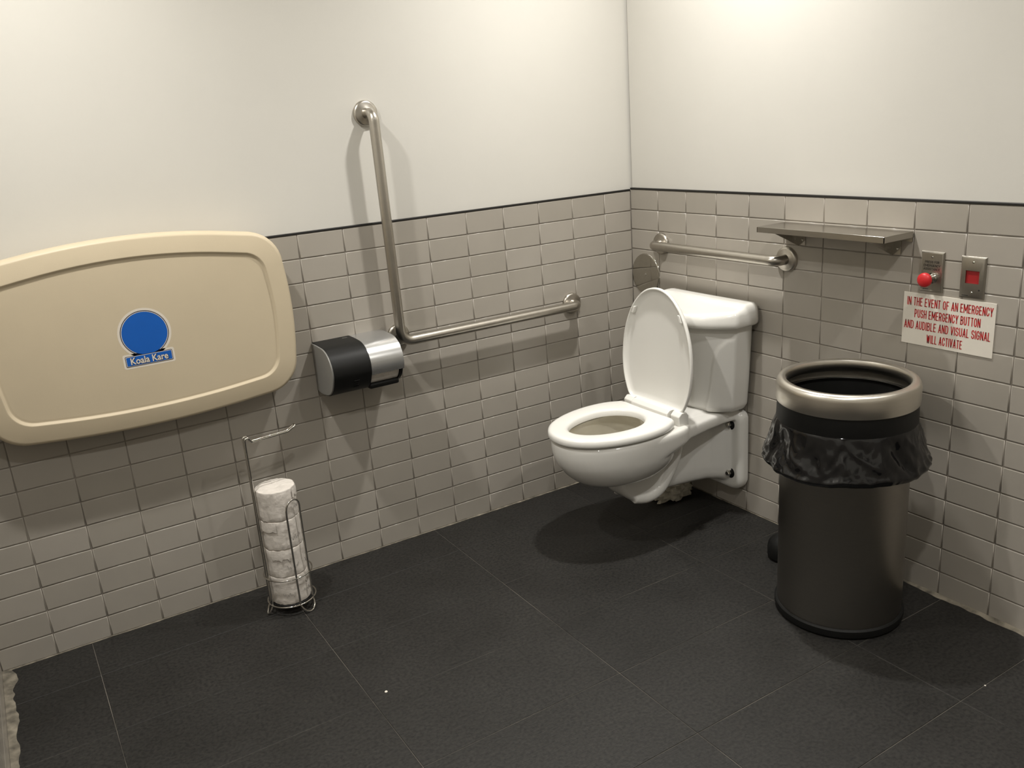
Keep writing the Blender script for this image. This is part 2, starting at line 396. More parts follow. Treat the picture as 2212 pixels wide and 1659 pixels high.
# ragged caulk and grime along the foot of the walls
def caulk(name, pts, dirv, wfun, hfun):
    mb = MB(); rings = []
    d = Vector((*dirv, 0))
    for i, p in enumerate(pts):
        p = Vector((*p, 0)); wd = wfun(i/(len(pts)-1))*(0.75+0.55*noise.noise(p*9)+.25*noise.noise(p*30)); h = hfun(i/(len(pts)-1))*(0.8+.4*noise.noise(p*14+Vector((7, 1, 2))))
        h = max(h, .0012)
        rings.append([p+Vector((0, 0, h)), p+d*wd*.35+Vector((0, 0, h*.62)), p+d*wd*.75+Vector((0, 0, h*.25)), p+d*wd+Vector((0, 0, .0002))])
    mb.loft(rings, cap=False, closed=False)
    return tag(mb.build(name, M['caulk'], None, ang=60, fix=True), kind='structure')
N = 500
caulk('trim_5', [(-.0005+XE*t, -.0005) for t in [k/N for k in range(N+1)]], (0, -1), lambda t: .0045+.004*max(0, math.sin(t*PI*2.2)), lambda t: .003)
caulk('trim_6', [(-.0005, YE*t) for t in [k/N for k in range(N+1)]], (-1, 0), lambda t: .005+.016*min(1, max(0, (t-.36)/.08)), lambda t: .002+.006*min(1, max(0, (t-.36)/.08)))
caulk('trim_7', [(XE+.0005, -.001+YE*t) for t in [k/N for k in range(N+1)]], (1, 0), lambda t: .034, lambda t: .005)

# ------------------------------------------------------------------ ceiling downlights
def lens_mat():
    m = bpy.data.materials.new('lit_lamp_lens'); m.use_nodes = True; nt = m.node_tree; nt.nodes.clear()
    e = nt.nodes.new('ShaderNodeEmission'); o = nt.nodes.new('ShaderNodeOutputMaterial'); e.inputs[0].default_value = (*WARM, 1); e.inputs[1].default_value = 6
    nt.links.new(e.outputs[0], o.inputs[0]); return m
M['lens'] = lens_mat()
for i, (x, y, pw) in enumerate(LAMPS):
    where = ['over the toilet', 'over the changing station', 'at the left towards the back', 'near the right wall towards the back'][i]
    r = empty('recessed_downlight', (x, y, CEIL), 'round white recessed ceiling downlight ' + where, 'ceiling light', 'recessed ceiling downlights')
    MB().lathe((x, y, CEIL), [(.055, -.002), (.056, -.008), (.075, -.006), (.078, -.0005)], 40).build('trim_ring', M['ceiling'], r)
    MB().lathe((x, y, CEIL), [(.0001, -.002), (.055, -.002)], 40).build('lens', M['lens'], r)
    ld = bpy.data.lights.new('downlight', 'AREA'); ld.shape = 'DISK'; ld.size = 0.09; ld.energy = pw; ld.color = WARM; ld.spread = math.radians(138)
    lo = bpy.data.objects.new('downlight_glow', ld); COL.objects.link(lo); lo.location = (0, 0, -.012); lo.parent = r

# ------------------------------------------------------------------ baby changing station
def outline(cx, cz, hw, top, bot, topc, botc, bow, rad, n=9):
    """rounded panel outline in X/Z: straight-ish sides bowed by `bow`, top/bottom edges crowned"""
    P = []
    def corner(x, z, a0, a1): 
        for k in range(n+1):
            a = a0+(a1-a0)*k/n; P.append((x+rad*math.cos(a), z+rad*math.sin(a)))
    e = rad
    corner(hw-e, top-e, 0.06, PI/2-.10); m = 14
    for k in range(1, m): 
        t = k/m; x = (hw-e)*(1-2*t); P.append((x, top+(topc-top)*(1-(x/(hw-e))**2)))
    corner(-hw+e, top-e, PI/2+.10, PI-.06)
    for k in range(1, 8):
        t = k/8; z = (top-e)*(1-t)+(bot+e)*t; P.append((-hw-bow*4*t*(1-t), z))
    corner(-hw+e, bot+e, PI+.06, 1.5*PI-.10)
    for k in range(1, m):
        t = k/m; x = -(hw-e)*(1-2*t); P.append((x, bot+(botc-bot)*(1-(x/(hw-e))**2)))
    corner(hw-e, bot+e, 1.5*PI+.10, 2*PI-.06)
    for k in range(1, 8):
        t = k/8; z = (bot+e)*(1-t)+(top-e)*t; P.append((hw+bow*4*t*(1-t), z))
    return [(cx+x, cz+z) for x, z in P]
CX, CZ = -1.900, 0.957
def ol(ins):
    return outline(CX, CZ, .441-ins, .249-ins*.98, -.262+ins*.98, .280-ins*.98, -.281+ins*.98, .010, .105-ins*.62)
st = empty('changing_station', (CX, 0, .676), 'folded-up beige plastic baby changing station on the tiled wall', 'changing table')
def ring_at(ins, y): return [(x, y, z) for x, z in ol(ins)]
mb = MB(); mb.loft([ring_at(.030, -.001), ring_at(.030, -.030)]); mb.build('wall_mount', M['beige'], st, ang=40)
mb = MB(); mb.loft([ring_at(.020, -.032), ring_at(.004, -.036), ring_at(0, -.046), ring_at(0, -.076), ring_at(.0008, -.082), ring_at(.0035, -.0885), ring_at(.0080, -.0930), ring_at(.0100, -.0938), ring_at(.0120, -.0943), ring_at(.0560, -.1008), ring_at(.0580, -.1010), ring_at(.0592, -.1004), ring_at(.0640, -.0952), ring_at(.0652, -.0946), ring_at(.0670, -.0945), ring_at(.0700, -.0950), ring_at(.0720, -.0951)])
door = mb.build('table_panel', M['beige'], st, ang=50)
# round sticker and banner, lettering only
sk = MB()
def disc(mb, cx, cz, rx, rz, y, n=56, y0=None):
    mb.lathe((cx, 0, cz), [(.0001, y), (rx, y)], n, axis='y'); return mb
SX, SZ, YF = -1.896, .958, -.0953
skr = disc(MB(), SX, SZ, .0735, .0735, YF)
bx = lambda x0, x1, z0, z1, y: MB().add([(x0, y, z0), (x1, y, z0), (x1, y, z1), (x0, y, z1)], [(0, 1, 2, 3)])
TL = 0.0   # banner tilt
def banner(mb, ins, y):
    x0, x1, z0, z1, r = -1.968+ins, -1.825-ins, .8600+ins, .9035-ins, max(.0015, .006-ins*.5)
    P = []
    for cx, cz, a0 in ((x1-r, z1-r, 0), (x0+r, z1-r, PI/2), (x0+r, z0+r, PI), (x1-r, z0+r, 1.5*PI)):
        for k in range(5): a = a0+PI/2*k/4; P.append((cx+r*math.cos(a), y, cz+r*math.sin(a)))
    return mb.add(P, [tuple(range(len(P)))])
banner(skr, 0, YF)
sticker = skr.build('sticker', M['sticker'], door, ang=0)
tag(sticker, 'round blue and white sticker with banner')
def ringmb(r0, r1, y): return MB().lathe((SX, 0, SZ), [(r0, y), (r1, y)], 64, axis='y')
banner(ringmb(.0645, .0665, YF-.0003), .0060, YF-.0005).build('sticker_outline', M['navy'], door, ang=0)
disc(MB(), SX, SZ, .0625, .0625, YF-.0004).build('sticker_field', M['blue'], door, ang=0)
banner(MB(), .0075, YF-.0008).build('sticker_banner_edge', M['sticker'], door, ang=0)
banner(MB(), .0088, YF-.0011).build('sticker_banner', M['blue'], door, ang=0)
add_text('lettering', 'Koala Kare', M['navy'], door, lambda u, v: (-1.8958+u, YF-.0013, .8812+v), .106, .0225, bold=.055)
add_text('lettering', 'Koala Kare', M['sticker'], door, lambda u, v: (-1.8965+u, YF-.0015, .8818+v), .104, .0205, bold=.02)

# ------------------------------------------------------------------ grab bars
BR, BY = .0175, .056
def flange(name, c, axis, parent):
    s = -1
    prof = [(.0001, -.0145*1), (.019, -.0145), (.0205, -.0135), (.034, -.0125), (.0395, -.0105), (.0415, -.006), (.0418, 0)]
    return MB().lathe(c, prof, 40, axis=axis).build(name, M['steel'], parent, ang=50)
gb = empty('grab_bar', (-1.08, 0, .765), 'L-shaped brushed steel grab bar beside the paper dispenser', 'grab bar', 'brushed steel grab bars')
p = fillet([(-1.090, .004, 1.527), (-1.090, -BY, 1.527), (-1.078, -BY, .765), (-.316, -BY, .765), (-.316, .004, .765)], .042, 10)
MB().tube(p, BR, 18).build('bar', M['steel'], gb, ang=60)
flange('flange', (-1.090, PD, 1.527), 'y', gb); flange('flange', (-.316, 0, .765), 'y', gb); flange('flange', (-1.066, 0, .777), 'y', gb)
MB().tube([(-1.066, 0, .777), (-1.066, -BY, .777)], .0165, 16).build('stub_post', M['steel'], gb)
for x, z in ((-1.0885, 1.43),):
    MB().lathe((x, -BY, z), [(BR+.0006, -.001), (BR+.0006, .001)], 18).build('weld_seam', M['steel'], gb)
g2 = empty('grab_bar', (0, -.49, .972), 'straight brushed steel grab bar on the wall above the toilet tank', 'grab bar', 'brushed steel grab bars')
p = fillet([(.004, -.184, .973), (-BY, -.184, .973), (-BY, -.802, .971), (.004, -.802, .971)], .042, 10)
MB().tube(p, BR, 18).build('bar', M['steel'], g2, ang=60)
flange('flange', (0, -.184, .973), 'x', g2); flange('flange', (0, -.802, .971), 'x', g2)

# ------------------------------------------------------------------ toilet paper dispenser
dx0, dx1, dxm = -1.380, -1.130, -1.247
prof = catmull([(0, .811), (-.06, .811), (-.114, .807), (-.150, .790), (-.172, .760), (-.177, .728), (-.168, .700), (-.150, .672), (-.120, .652), (-.080, .643), (-.040, .640), (0, .643)], 5)
prof = [(v[0], v[1]) for v in prof]
dp = empty('paper_dispenser', (-1.255, 0, .64), 'black and silver toilet paper dispenser on the tiled wall', 'paper dispenser')
mb = MB(); mb.loft([[(x, y, z) for y, z in prof] for x in (dx0+.004, dxm)]); mb.build('cover', M['black'], dp, ang=40)
def inset(pr, d, cy=-.08, cz=.725): return [(cy+(y-cy)*(1-d/.09) if y < -.002 else y, cz+(z-cz)*(1-d/.09)) for y, z in pr]
mb = MB(); pi_ = inset(prof, .003); mb.loft([[(x, y, z) for y, z in pi_] for x in (dx0+.006, dx0-.001)]); mb.build('end_cap', M['greyplastic'], dp, ang=40, bevel=.0015)
# silver half cover: a curved sheet down to z = .706
sil = [q for q in prof if q[1] > .7045]
so = [(y, z) for y, z in sil]; si = inset(sil, .004)
loop = so + si[::-1]
mb = MB(); mb.loft([[(x, y, z) for y, z in loop] for x in (dxm+.0005, dx1)]); tag(mb.build('roll_cover', M['silver'], dp, ang=40), 'silver curved roll cover')
mb = MB(); mb.loft([[(x, y, z) for y, z in inset(prof, .006)] for x in (dx1-.010, dx1-.001)]); mb.build('side_plate', M['black'], dp, ang=40)
MB().box((dxm, -.012, .65), (dx1-.01, -.001, .80)).build('back_plate', M['black'], dp)
mb = MB(); mb.tube([(dxm-.002, -.092, .722), (dx1-.012, -.092, .722)], .066, 36); tag(mb.build('paper_roll', M['paper'], dp), 'white paper roll under the silver cover')
MB().box((dxm, -.140, .648), (dx1-.008, -.02, .668)).build('bottom_tray', M['black'], dp, bevel=.007)
for k in range(4):
    z = .672+.0085*k; y = -.152-.0058*k
    MB().box((-1.308, y-.0020, z), (-1.290, y+.004, z+.0028)).build('grip_rib', M['black'], dp, ang=0)
MB().box((-1.280, -.026, .8105), (-1.262, -.023, .8115)).build('printed_mark', M['silver'], dp, ang=0)

# ------------------------------------------------------------------ toilet
YC = -.475
to = empty('toilet', (-.30, YC, .12), 'white wall-hung toilet with its lid up in the corner', 'toilet')
def egg(front, back, hw, z, xc=-.475, n=56, pf=2.0, pb=2.6):
    P = []
    for k in range(n):
        a = 2*PI*k/n; c, s = math.cos(a), math.sin(a)
        if c < 0: L, e = (xc-front), pf
        else: L, e = (back-xc), pb
        P.append((xc+L*math.copysign(abs(c)**(2/e), c), YC+hw*math.copysign(abs(s)**(2/e), s), z))
    return P
mb = MB()
key = [(-.535, -.40, .030, .224), (-.596, -.37, .085, .231), (-.648, -.34, .126, .249), (-.690, -.312, .156, .283), (-.718, -.296, .176, .322), (-.7325, -.29, .1830, .362), (-.7350, -.29, .1845, .396)]
kk = catmull([(f, h, z) for f, b_, h, z in key], 5)
rings = [egg(v.x, -.29-.11*max(0, (.30-v.z)/.076)**1.5+.045*max(0, min(1, (v.z-.33)/.03)), v.y, v.z, pb=2.6+1.6*max(0, min(1, (v.z-.33)/.03))) for v in kk]
rings += [egg(-.7325, -.245, .1825, .4085, pb=4.2), egg(-.726, -.245, .178, .4135, pb=4.2), egg(-.705, -.26, .164, .4145, pb=4), egg(-.692, -.32, .150, .4125), egg(-.688, -.325, .146, .402), egg(-.688, -.325, .146, .380), egg(-.680, -.33, .138, .352), egg(-.650, -.342, .112, .316), egg(-.600, -.36, .076, .287), egg(-.55, -.40, .045, .272)]
mb.loft(rings)
# rear deck that carries the tank
deck = [(-.318, .168), (-.29, .163), (-.24, .155), (-.18, .147), (-.10, .140), (-.03, .150)]
def deckring(x, hwid, z0, z1, e=6):
    P = []
    for k in range(28):
        a = 2*PI*k/28; c, s = math.cos(a), math.sin(a)
        P.append((x, YC+hwid*math.copysign(abs(c)**(2/e), c), (z0+z1)/2+(z1-z0)/2*math.copysign(abs(s)**(2/e), s)))
    return P
mb.loft([deckring(x, h, .352+.012*(i/5), .4135) for i, (x, h) in enumerate(deck)])
mb.loft([deckring(x, .105-.01*k, .36, .424) for k, x in enumerate((-.225, -.10, -.03))])       # raised tank seat
# trapway keel: a side profile, pillowed across
prof_k = catmull([(-.520, .262), (-.516, .215), (-.492, .166), (-.446, .130), (-.400, .118), (-.352, .126), (-.312, .158), (-.284, .210), (-.262, .270), (-.255, .350), (-.38, .352), (-.50, .30)], 5, closed=True)
ck = Vector((-.385, .25, 0))
kr = []
for yy, sc in ((-.066, .62), (-.064, .80), (-.056, .93), (-.040, 1), (.040, 1), (.056, .93), (.064, .80), (.066, .62)):
    kr.append([(ck.x+(q.x-ck.x)*(.55+.45*sc), YC+yy, ck.y+(q.y-ck.y)*(.55+.45*sc)) for q in [Vector((v.x, v.y, 0)) for v in prof_k]])
mb.loft(kr)
# raised tube ridge along the outside of the keel on both sides
for sgn in (-1, 1):
    path = catmull([(-.455, YC+sgn*.050, .150), (-.400, YC+sgn*.056, .140), (-.345, YC+sgn*.062, .160), (-.305, YC+sgn*.068, .215), (-.275, YC+sgn*.072, .280), (-.262, YC+sgn*.074, .350)], 6)
    mb.tube(path, [.021+.002*math.sin(i/len(path)*PI) for i in range(len(path))], 14)
# tapering body back to the wall and the mounting plate
body = [(-.37, .040, .150, .36), (-.28, .050, .130, .365), (-.18, .062, .126, .37), (-.105, .078, .122, .37), (-.065, .105, .116, .37), (-.045, .130, .112, .37)]
mb.loft([deckring(x, h, a, b, 5) for x, h, a, b in body])
def platering(x, ins):
    hw, z0, z1, r = .170-ins, .086+ins, .402-ins, .055; P = []
    for cy, cz, a0, rr in ((hw-.03, z1-.03, 0, .03), (-hw+.03, z1-.03, PI/2, .03), (-hw+r, z0+r, PI, r), (hw-r, z0+r, 1.5*PI, r)):
        for k in range(7): a = a0+PI/2*k/6; P.append((x, YC+cy+rr*math.cos(a), cz+rr*math.sin(a)))
    return P
mb.loft([platering(-.004, 0), platering(-.030, 0), platering(-.042, .006), platering(-.047, .016)])
bowl = mb.build('bowl', M['porcelain'], to, ang=0)
rm = bowl.modifiers.new('remesh', 'REMESH'); rm.mode = 'VOXEL'; rm.voxel_size = .0042; rm.use_smooth_shade = True
sm = bowl.modifiers.new('smooth', 'SMOOTH'); sm.factor = .5; sm.iterations = 7
mb = MB().add([(p[0], p[1], .297) for p in egg(-.618, -.354, .088, 0)], [tuple(range(56))]); mb.build('water', M['water'], to, ang=0)
# beige lining just inside the bowl
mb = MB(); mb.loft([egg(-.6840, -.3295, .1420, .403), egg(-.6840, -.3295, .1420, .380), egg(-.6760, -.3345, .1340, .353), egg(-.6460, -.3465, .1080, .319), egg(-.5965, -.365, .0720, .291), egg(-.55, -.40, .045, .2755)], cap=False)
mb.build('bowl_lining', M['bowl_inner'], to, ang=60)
# seat
ZS = .447
def seat_outline(scale_in=0.0, n=10):
    pts = [(-.336, 0), (-.336, .040), (-.336, .080), (-.3355, .115), (-.338, .138), (-.352, .153), (-.400, .176), (-.470, .186), (-.545, .180), (-.620, .158), (-.685, .120), (-.730, .062), (-.7435, 0)]
    full = pts + [(x, -y) for x, y in pts[-2:0:-1]]
    c = catmull([(x, y, 0) for x, y in full], 5, closed=True)
    return [(v.x, v.y) for v in c]
so_ = seat_outline(); nS = len(so_)
def seatring(off, z):
    P = []
    for x, y in so_:
        dx, dy = x+.50, y; L = math.hypot(dx, dy); k = (L-off)/L; P.append((-.50+dx*k, YC+dy*k, z))
    return P
def hole(off, z):
    # inner opening, resampled to the same angles as the outer outline
    P = []
    for x, y in so_:
        a = math.atan2(y, x+.50); c, s = math.cos(a), math.sin(a)
        L = .174 if c < 0 else .116
        r = 1/math.sqrt((c/(L-off))**2+(s/(.108-off))**2); P.append((-.50+r*c, YC+r*s, z))
    return P
zb = ZS-.028
mb = MB(); mb.loft([seatring(.004, zb), seatring(.0008, zb+.003), seatring(0, zb+.008), seatring(.0012, ZS-.007), seatring(.008, ZS-.0012), seatring(.016, ZS), hole(-.016, ZS-.001), hole(-.006, ZS-.003), hole(0, ZS-.009), hole(0, zb+.003), hole(-.004, zb)], cap=False, wrap=True)
seat = mb.build('seat', M['seat'], to, ang=50)
for x, y in ((-.66, .10), (-.66, -.10), (-.40, .15), (-.40, -.15)):
    MB().box((x-.012, YC+y-.008, .4130), (x+.012, YC+y+.008, zb+.001)).build('bumper', M['seat'], to)
# lid, raised and leaning back on the tank
LH = Vector((-.300, YC, .452)); tilt = math.radians(2.5)
du = Vector((math.sin(tilt), 0, math.cos(tilt))); dn = Vector((-math.cos(tilt), 0, math.sin(tilt)))   # along the lid, and out of its underside
def lp(u, v, n): return LH + du*u + Vector((0, v, 0)) + dn*n
lpts = [(.004, 0), (.004, .105), (.006, .138), (.030, .156), (.085, .176), (.155, .184), (.235, .177), (.305, .155), (.365, .119), (.412, .064), (.428, 0)]
lfull = lpts + [(u, -v) for u, v in lpts[-2:0:-1]]
lo_ = [(v.x, v.y) for v in catmull([(u, v, 0) for u, v in lfull], 5, closed=True)]
def lring(off, n, dome=0):
    P = []
    for u, v in lo_:
        a, b = u-.21, v; L = math.hypot(a, b); k = (L-off)/L; P.append(lp(.21+a*k, b*k, n))
    return P
mb = MB(); mb.loft([lring(.06, -.016), lring(.018, -.013), lring(.004, -.009), lring(0, -.003), lring(.0005, .004), lring(.003, .0062), lring(.006, .0058), lring(.0085, .001), lring(.013, -.0045), lring(.030, -.0065), lring(.09, -.0075)])
lid = mb.build('lid', M['seat'], to, ang=50)
for v in (-1, 1):
    u0, v0 = .335, v*.122
    mb = MB(); mb.add([lp(u, vv, n) for n in (-.006, .007) for u, vv in ((u0-.013, v0-.006+v*.006), (u0-.013, v0+.006+v*.006), (u0+.013, v0+.006-v*.006), (u0+.013, v0-.006-v*.006))], [(0,1,2,3),(4,5,6,7),(0,1,5,4),(1,2,6,5),(2,3,7,6),(3,0,4,7)])
    mb.build('lid_bumper', M['seat'], lid, bevel=.002)
# hinge: long block between two caps
mb = MB(); mb.loft([[(x, YC+y, z) for x, z in ((-.334, zb+.006), (-.334, ZS+.004), (-.322, ZS+.014), (-.300, ZS+.016), (-.290, ZS+.008), (-.290, zb))] for y in (-.098, .098)]); mb.build('hinge_block', M['seat'], seat, ang=30, bevel=.002)
for v in (-1, 1):
    mb = MB(); mb.loft([[(x, YC+v*y, z) for x, z in ((-.322, .410), (-.326, ZS+.002), (-.312, ZS+.015), (-.290, ZS+.013), (-.280, ZS), (-.280, .410))] for y in (.106, .150)]); mb.build('hinge_cap', M['seat'], to, ang=30, bevel=.003)
# tank
def tankring(hw, front, back, z, crown, n=24):
    """bow-fronted plan: back straight against the wall, front bowed"""
    P = []
    for k in range(n+1):
        t = -1+2*k/n; y = t*hw
        x = front+(crown)*(abs(t)**2.6)
        P.append((x, y))
    side = [(back, hw), (back, -hw)]
    # round the two front corners a little by pulling the ends
    P = [(x, y) for x, y in P]
    out = [(x, YC+y, z) for x, y in P]
    m = 8
    out += [(P[-1][0]+(back-P[-1][0])*k/m, YC+hw*(1 if k < m-1 else .985 if k == m-1 else .95), z) for k in range(1, m+1)]
    out += [(back, YC+hw*.95*(1-2*k/10), z) for k in range(1, 10)]
    out += [(back+(P[0][0]-back)*k/m, YC-hw*(.95 if k == 0 else .985 if k == 1 else 1), z) for k in range(0, m)]
    return out
def rr(hw, front, back, z, crown): return tankring(hw, front, back, z, crown)
def waist(z):
    k = [(.424, .111), (.474, .124), (.528, .134), (.581, .141), (.629, .149), (.663, .163), (.690, .186), (.72, .25)]
    if z <= k[0][0]: return k[0][1]
    for (z0, v0), (z1, v1) in zip(k, k[1:]):
        if z <= z1: return v0+(v1-v0)*(z-z0)/(z1-z0)
    return .3
tk = [(.150, -.150, -.030, .412, .070), (.168, -.176, -.016, .418, .085), (.177, -.187, -.012, .436, .092), (.186, -.194, -.012, .53, .096), (.196, -.202, -.012, .68, .100), (.199, -.205, -.012, .742, .102)]
rings = []
for i in range(len(tk)-1):
    m_ = (2, 3, 12, 18, 8)[i]
    for q in range(m_ + (1 if i == len(tk)-2 else 0)):
        t = q/m_; hw, fr, bk, z, cr = [u+(v-u)*t for u, v in zip(tk[i], tk[i+1])]
        ring = []
        for x, y, zz in tankring(hw, fr, bk, z, cr, 96):
            ay = abs(y-YC); lim = waist(z)
            if x < -.055 and z > .416:
                e = min(1, max(0, (lim-ay)/.016)); e = e*e*(3-2*e); x += .0085*e
            ring.append((x, y, zz))
        rings.append(ring)
tank = MB().loft(rings).build('tank', M['porcelain'], to, ang=60)
# lid: thick rounded front edge, raised flat along the back with a crease in front of it
def ztop(x):
    if x > -.070: return .8145-.03*abs(x+.03)
    if x > -.092: t = (-.070-x)/.022; t = t*t*(3-2*t); return .8133*(1-t)+.8005*t
    return .8005-.018*(-.092-x)/.12
rings = []
LB = [(.205, -.211, -.010, .7345, .104), (.217, -.223, -.008, .7365, .106), (.2225, -.228, -.007, .742, .106), (.2240, -.2295, -.007, .750, .106), (.2238, -.2290, -.007, .758, .106)]
for q in LB: rings.append(tankring(*q, 72))
base_ = tankring(.2238, -.2290, -.007, 0, .106, 72)
for inn, drop in ((.0015, .0175), (.0040, .0105), (.0080, .0050), (.0130, .0018), (.0180, .0004), (.026, 0), (.034, 0), (.042, 0), (.052, 0), (.064, 0), (.078, 0), (.092, 0)):
    ring = []
    for x, y, _ in base_:
        cx_, cy_ = -.105, YC+(y-YC)*.55; L = math.hypot(x-cx_, y-cy_); k = max(.02, (L-inn)/L); xx, yy = cx_+(x-cx_)*k, cy_+(y-cy_)*k
        ring.append((xx, yy, max(.7585, ztop(xx)-drop-(.012*(drop/.0175)**.7 if xx > -.09 else 0))))
    rings.append(ring)
tl = MB().loft(rings).build('tank_lid', M['porcelain'], to, ang=75)
# bolts on the mounting plate
for y, z in ((-.118, .156), (-.118, .348), (.118, .156), (.118, .348)):
    b = MB().lathe((-.0468, YC+y, z), [(.0001, -.002), (.019, -.002), (.0215, -.0008), (.022, .003)], 24, axis='x').build('recess_disc', M['rubber'], to)  # black disc stands in for the shade of the recess round each nut
    MB().lathe((-.049, YC+y, z), [(.0001, -.015), (.008, -.015), (.0120, -.011), (.0130, -.009), (.0130, 0)], 6, axis='x').build('bolt_nut', M['chrome'], b, ang=20)
# stop valve behind the toilet
sv = empty('stop_valve', (0, -.09, .37), 'small chrome water stop valve on the wall behind the toilet', 'valve')
MB().tube([(.0, -.09, .375), (-.055, -.09, .375)], .008, 12).build('supply_pipe', M['chrome'], sv)
MB().lathe((0, -.09, .375), [(.0001, -.010), (.018, -.010), (.026, -.002), (.026, 0)], 24, axis='x').build('escutcheon', M['chrome'], sv)
MB().lathe((-.066, -.09, .375), [(.0001, -.012), (.010, -.012), (.014, -.006), (.014, .006), (.010, .012), (.0001, .012)], 20, axis='x').build('valve_body', M['chrome'], sv)
MB().lathe((-.098, -.09, .382), [(.0001, -.013), (.009, -.011), (.0155, -.005), (.0165, 0), (.0155, .005), (.009, .011), (.0001, .013)], 20, axis='x').build('valve_knob', M['chrome'], sv)
MB().tube([(-.072, -.09, .378), (-.098, -.09, .382)], .005, 10).build('valve_stem', M['chrome'], sv)

# ------------------------------------------------------------------ round cover plate in the corner
cp = empty('cover_plate', (0, -.083, .755), 'round polished steel cover plate in the corner behind the toilet lid', 'cover plate')
MB().lathe((0, -.085, .842), [(.0001, -.0045), (.076, -.0042), (.0815, -.003), (.0835, -.0005), (.0838, .001)], 64, axis='x').build('disc', M['mirror'], cp, ang=50)
MB().lathe((-.0045, -.085, .842), [(.0001, -.0022), (.004, -.0018), (.0056, 0)], 16, axis='x').build('screw', M['chrome'], cp)

# ------------------------------------------------------------------ steel shelf
sh = empty('wall_shelf', (0, -1.022, 1.06), 'brushed steel wall shelf mounted above the trash can', 'shelf')
y0, y1, xd, zt_, lip = -1.253, -.791, -.134, 1.0925, .0175
mb = MB(); mb.box((xd, y0, zt_-.0025), (-.001, y1, zt_)); mb.build('shelf_top', M['shelfsteel'], sh, bevel=.0008)
MB().box((xd, y0, zt_-lip), (xd+.002, y1, zt_-.002)).build('front_lip', M['shelfsteel'], sh)
for y in (y0, y1-.002): MB().box((xd, y, zt_-lip), (-.001, y+.002, zt_-.002)).build('side_lip', M['shelfsteel'], sh)
MB().box((-.0035, y0+.002, zt_-.03), (-.001, y1-.002, zt_-.002)).build('back_flange', M['shelfsteel'], sh)
for y in (-.848, -1.190):
    tri = [(-.0015, zt_-.003), (-.112, zt_-.012), (-.112, zt_-.022), (-.006, zt_-.0725), (-.0015, zt_-.0725)]
    b = MB(); b.loft([[(x, yy, z) for x, z in tri] for yy in (y-.0012, y+.0012)]); bo = b.build('bracket', M['shelfsteel'], sh, ang=0)
    MB().box((-.003, y-.026, zt_-.070), (-.0008, y-.0012, zt_-.02)).build('bracket_tab', M['shelfsteel'], bo)
    MB().lathe((-.003, y-.014, zt_-.054), [(.0001, -.002), (.003, -.0015), (.004, 0)], 10, axis='x').build('screw', M['chrome'], bo)

# ------------------------------------------------------------------ emergency plates and sign
def plate_mesh(mb, yc, zc, hw=.0352, hh=.0568, t=.0055):
    rings = []
    for ins, x in ((0, 0), (0, -.0015), (.0018, -.0042), (.0050, -t), (.0060, -t-.0001)):
        a, c = hw-ins, hh-ins; rings.append([(x, yc-a, zc-c), (x, yc+a, zc-c), (x, yc+a, zc+c), (x, yc-a, zc+c)])
    return mb.loft(rings)
def screw(yc, zc, x, parent):
    s = MB().lathe((x, yc, zc), [(.0001, -.0016), (.0022, -.0013), (.0032, 0)], 14, axis='x').build('screw', M['chrome'], parent)
    MB().box((x-.0019, yc-.0026, zc-.0004), (x-.0010, yc+.0026, zc+.0004)).build('screw_slot', M['ink'], s, ang=0)
ep = empty('emergency_button', (0, -1.317, .927), 'steel wall plate with a red mushroom push button', 'push button')
YP, ZP = -1.317, .984
plate_mesh(MB(), YP, ZP).build('wall_plate', M['plate'], ep, ang=25)
screw(YP, ZP+.0415, -.0055, ep); 
for i, s in enumerate(('PRESS FOR', 'EMERGENCY', 'ASSISTANCE')):
    block_text('lettering', s, M['ink'], ep, lambda u, v, i=i: (-.0059, YP-.0005-u, ZP+.0272-.0098*i+v), (.0430, .0500, .0500)[i], .0070, .0011)
MB().box((-.0060, YP+.006, ZP-.0505), (-.0055, YP+.0235, ZP-.0488)).build('printed_mark', M['ink'], ep, ang=0)
kc = (-.0055, -1.3215, .9670)
MB().lathe(kc, [(.0145, 0), (.0145, -.004), (.0120, -.006), (.0112, -.020), (.0125, -.021), (.0125, -.026), (.0001, -.026)], 30, axis='x').build('collar', M['chrome'], ep, ang=40)
kb = MB().lathe(kc, [(.0001, -.026), (.0125, -.026), (.0165, -.028), (.0197, -.032), (.0203, -.037), (.0192, -.042), (.0150, -.0455), (.0080, -.0472), (.0001, -.0478)], 40, axis='x').build('push_knob', M['red'], ep, ang=60)
s2 = empty('signal_plate', (0, -1.436, .924), 'steel wall plate with a square red signal lens', 'signal light')
YP2, ZP2 = -1.4355, .9805
# plate with a square opening: a frame around a recessed lens
def framed_plate():
    mb = MB(); hw, hh, t = .0352, .0568, .0055; hy, hz0, hz1 = .0190, -.0165, .0185
    sq = lambda x, a, c: [(x, YP2-a, ZP2-c), (x, YP2+a, ZP2-c), (x, YP2+a, ZP2+c), (x, YP2-a, ZP2+c)]
    op = lambda x, e=0: [(x, YP2-hy+e, ZP2+hz0+e), (x, YP2+hy-e, ZP2+hz0+e), (x, YP2+hy-e, ZP2+hz1-e), (x, YP2-hy+e, ZP2+hz1-e)]
    mb.loft([sq(0, hw, hh), sq(-.0015, hw, hh), sq(-.0042, hw-.0018, hh-.0018), sq(-t, hw-.005, hh-.005), op(-t), op(-.0015)], cap=False); return mb
framed_plate().build('wall_plate', M['plate'], s2, ang=25)
MB().box((-.0018, YP2-.0188, ZP2-.0163), (-.0012, YP2+.0188, ZP2+.0183)).build('signal_lens', M['redpanel'], s2, ang=0)
screw(YP2, ZP2+.0415, -.0055, s2); screw(YP2-.0005, ZP2-.0405, -.0055, s2)
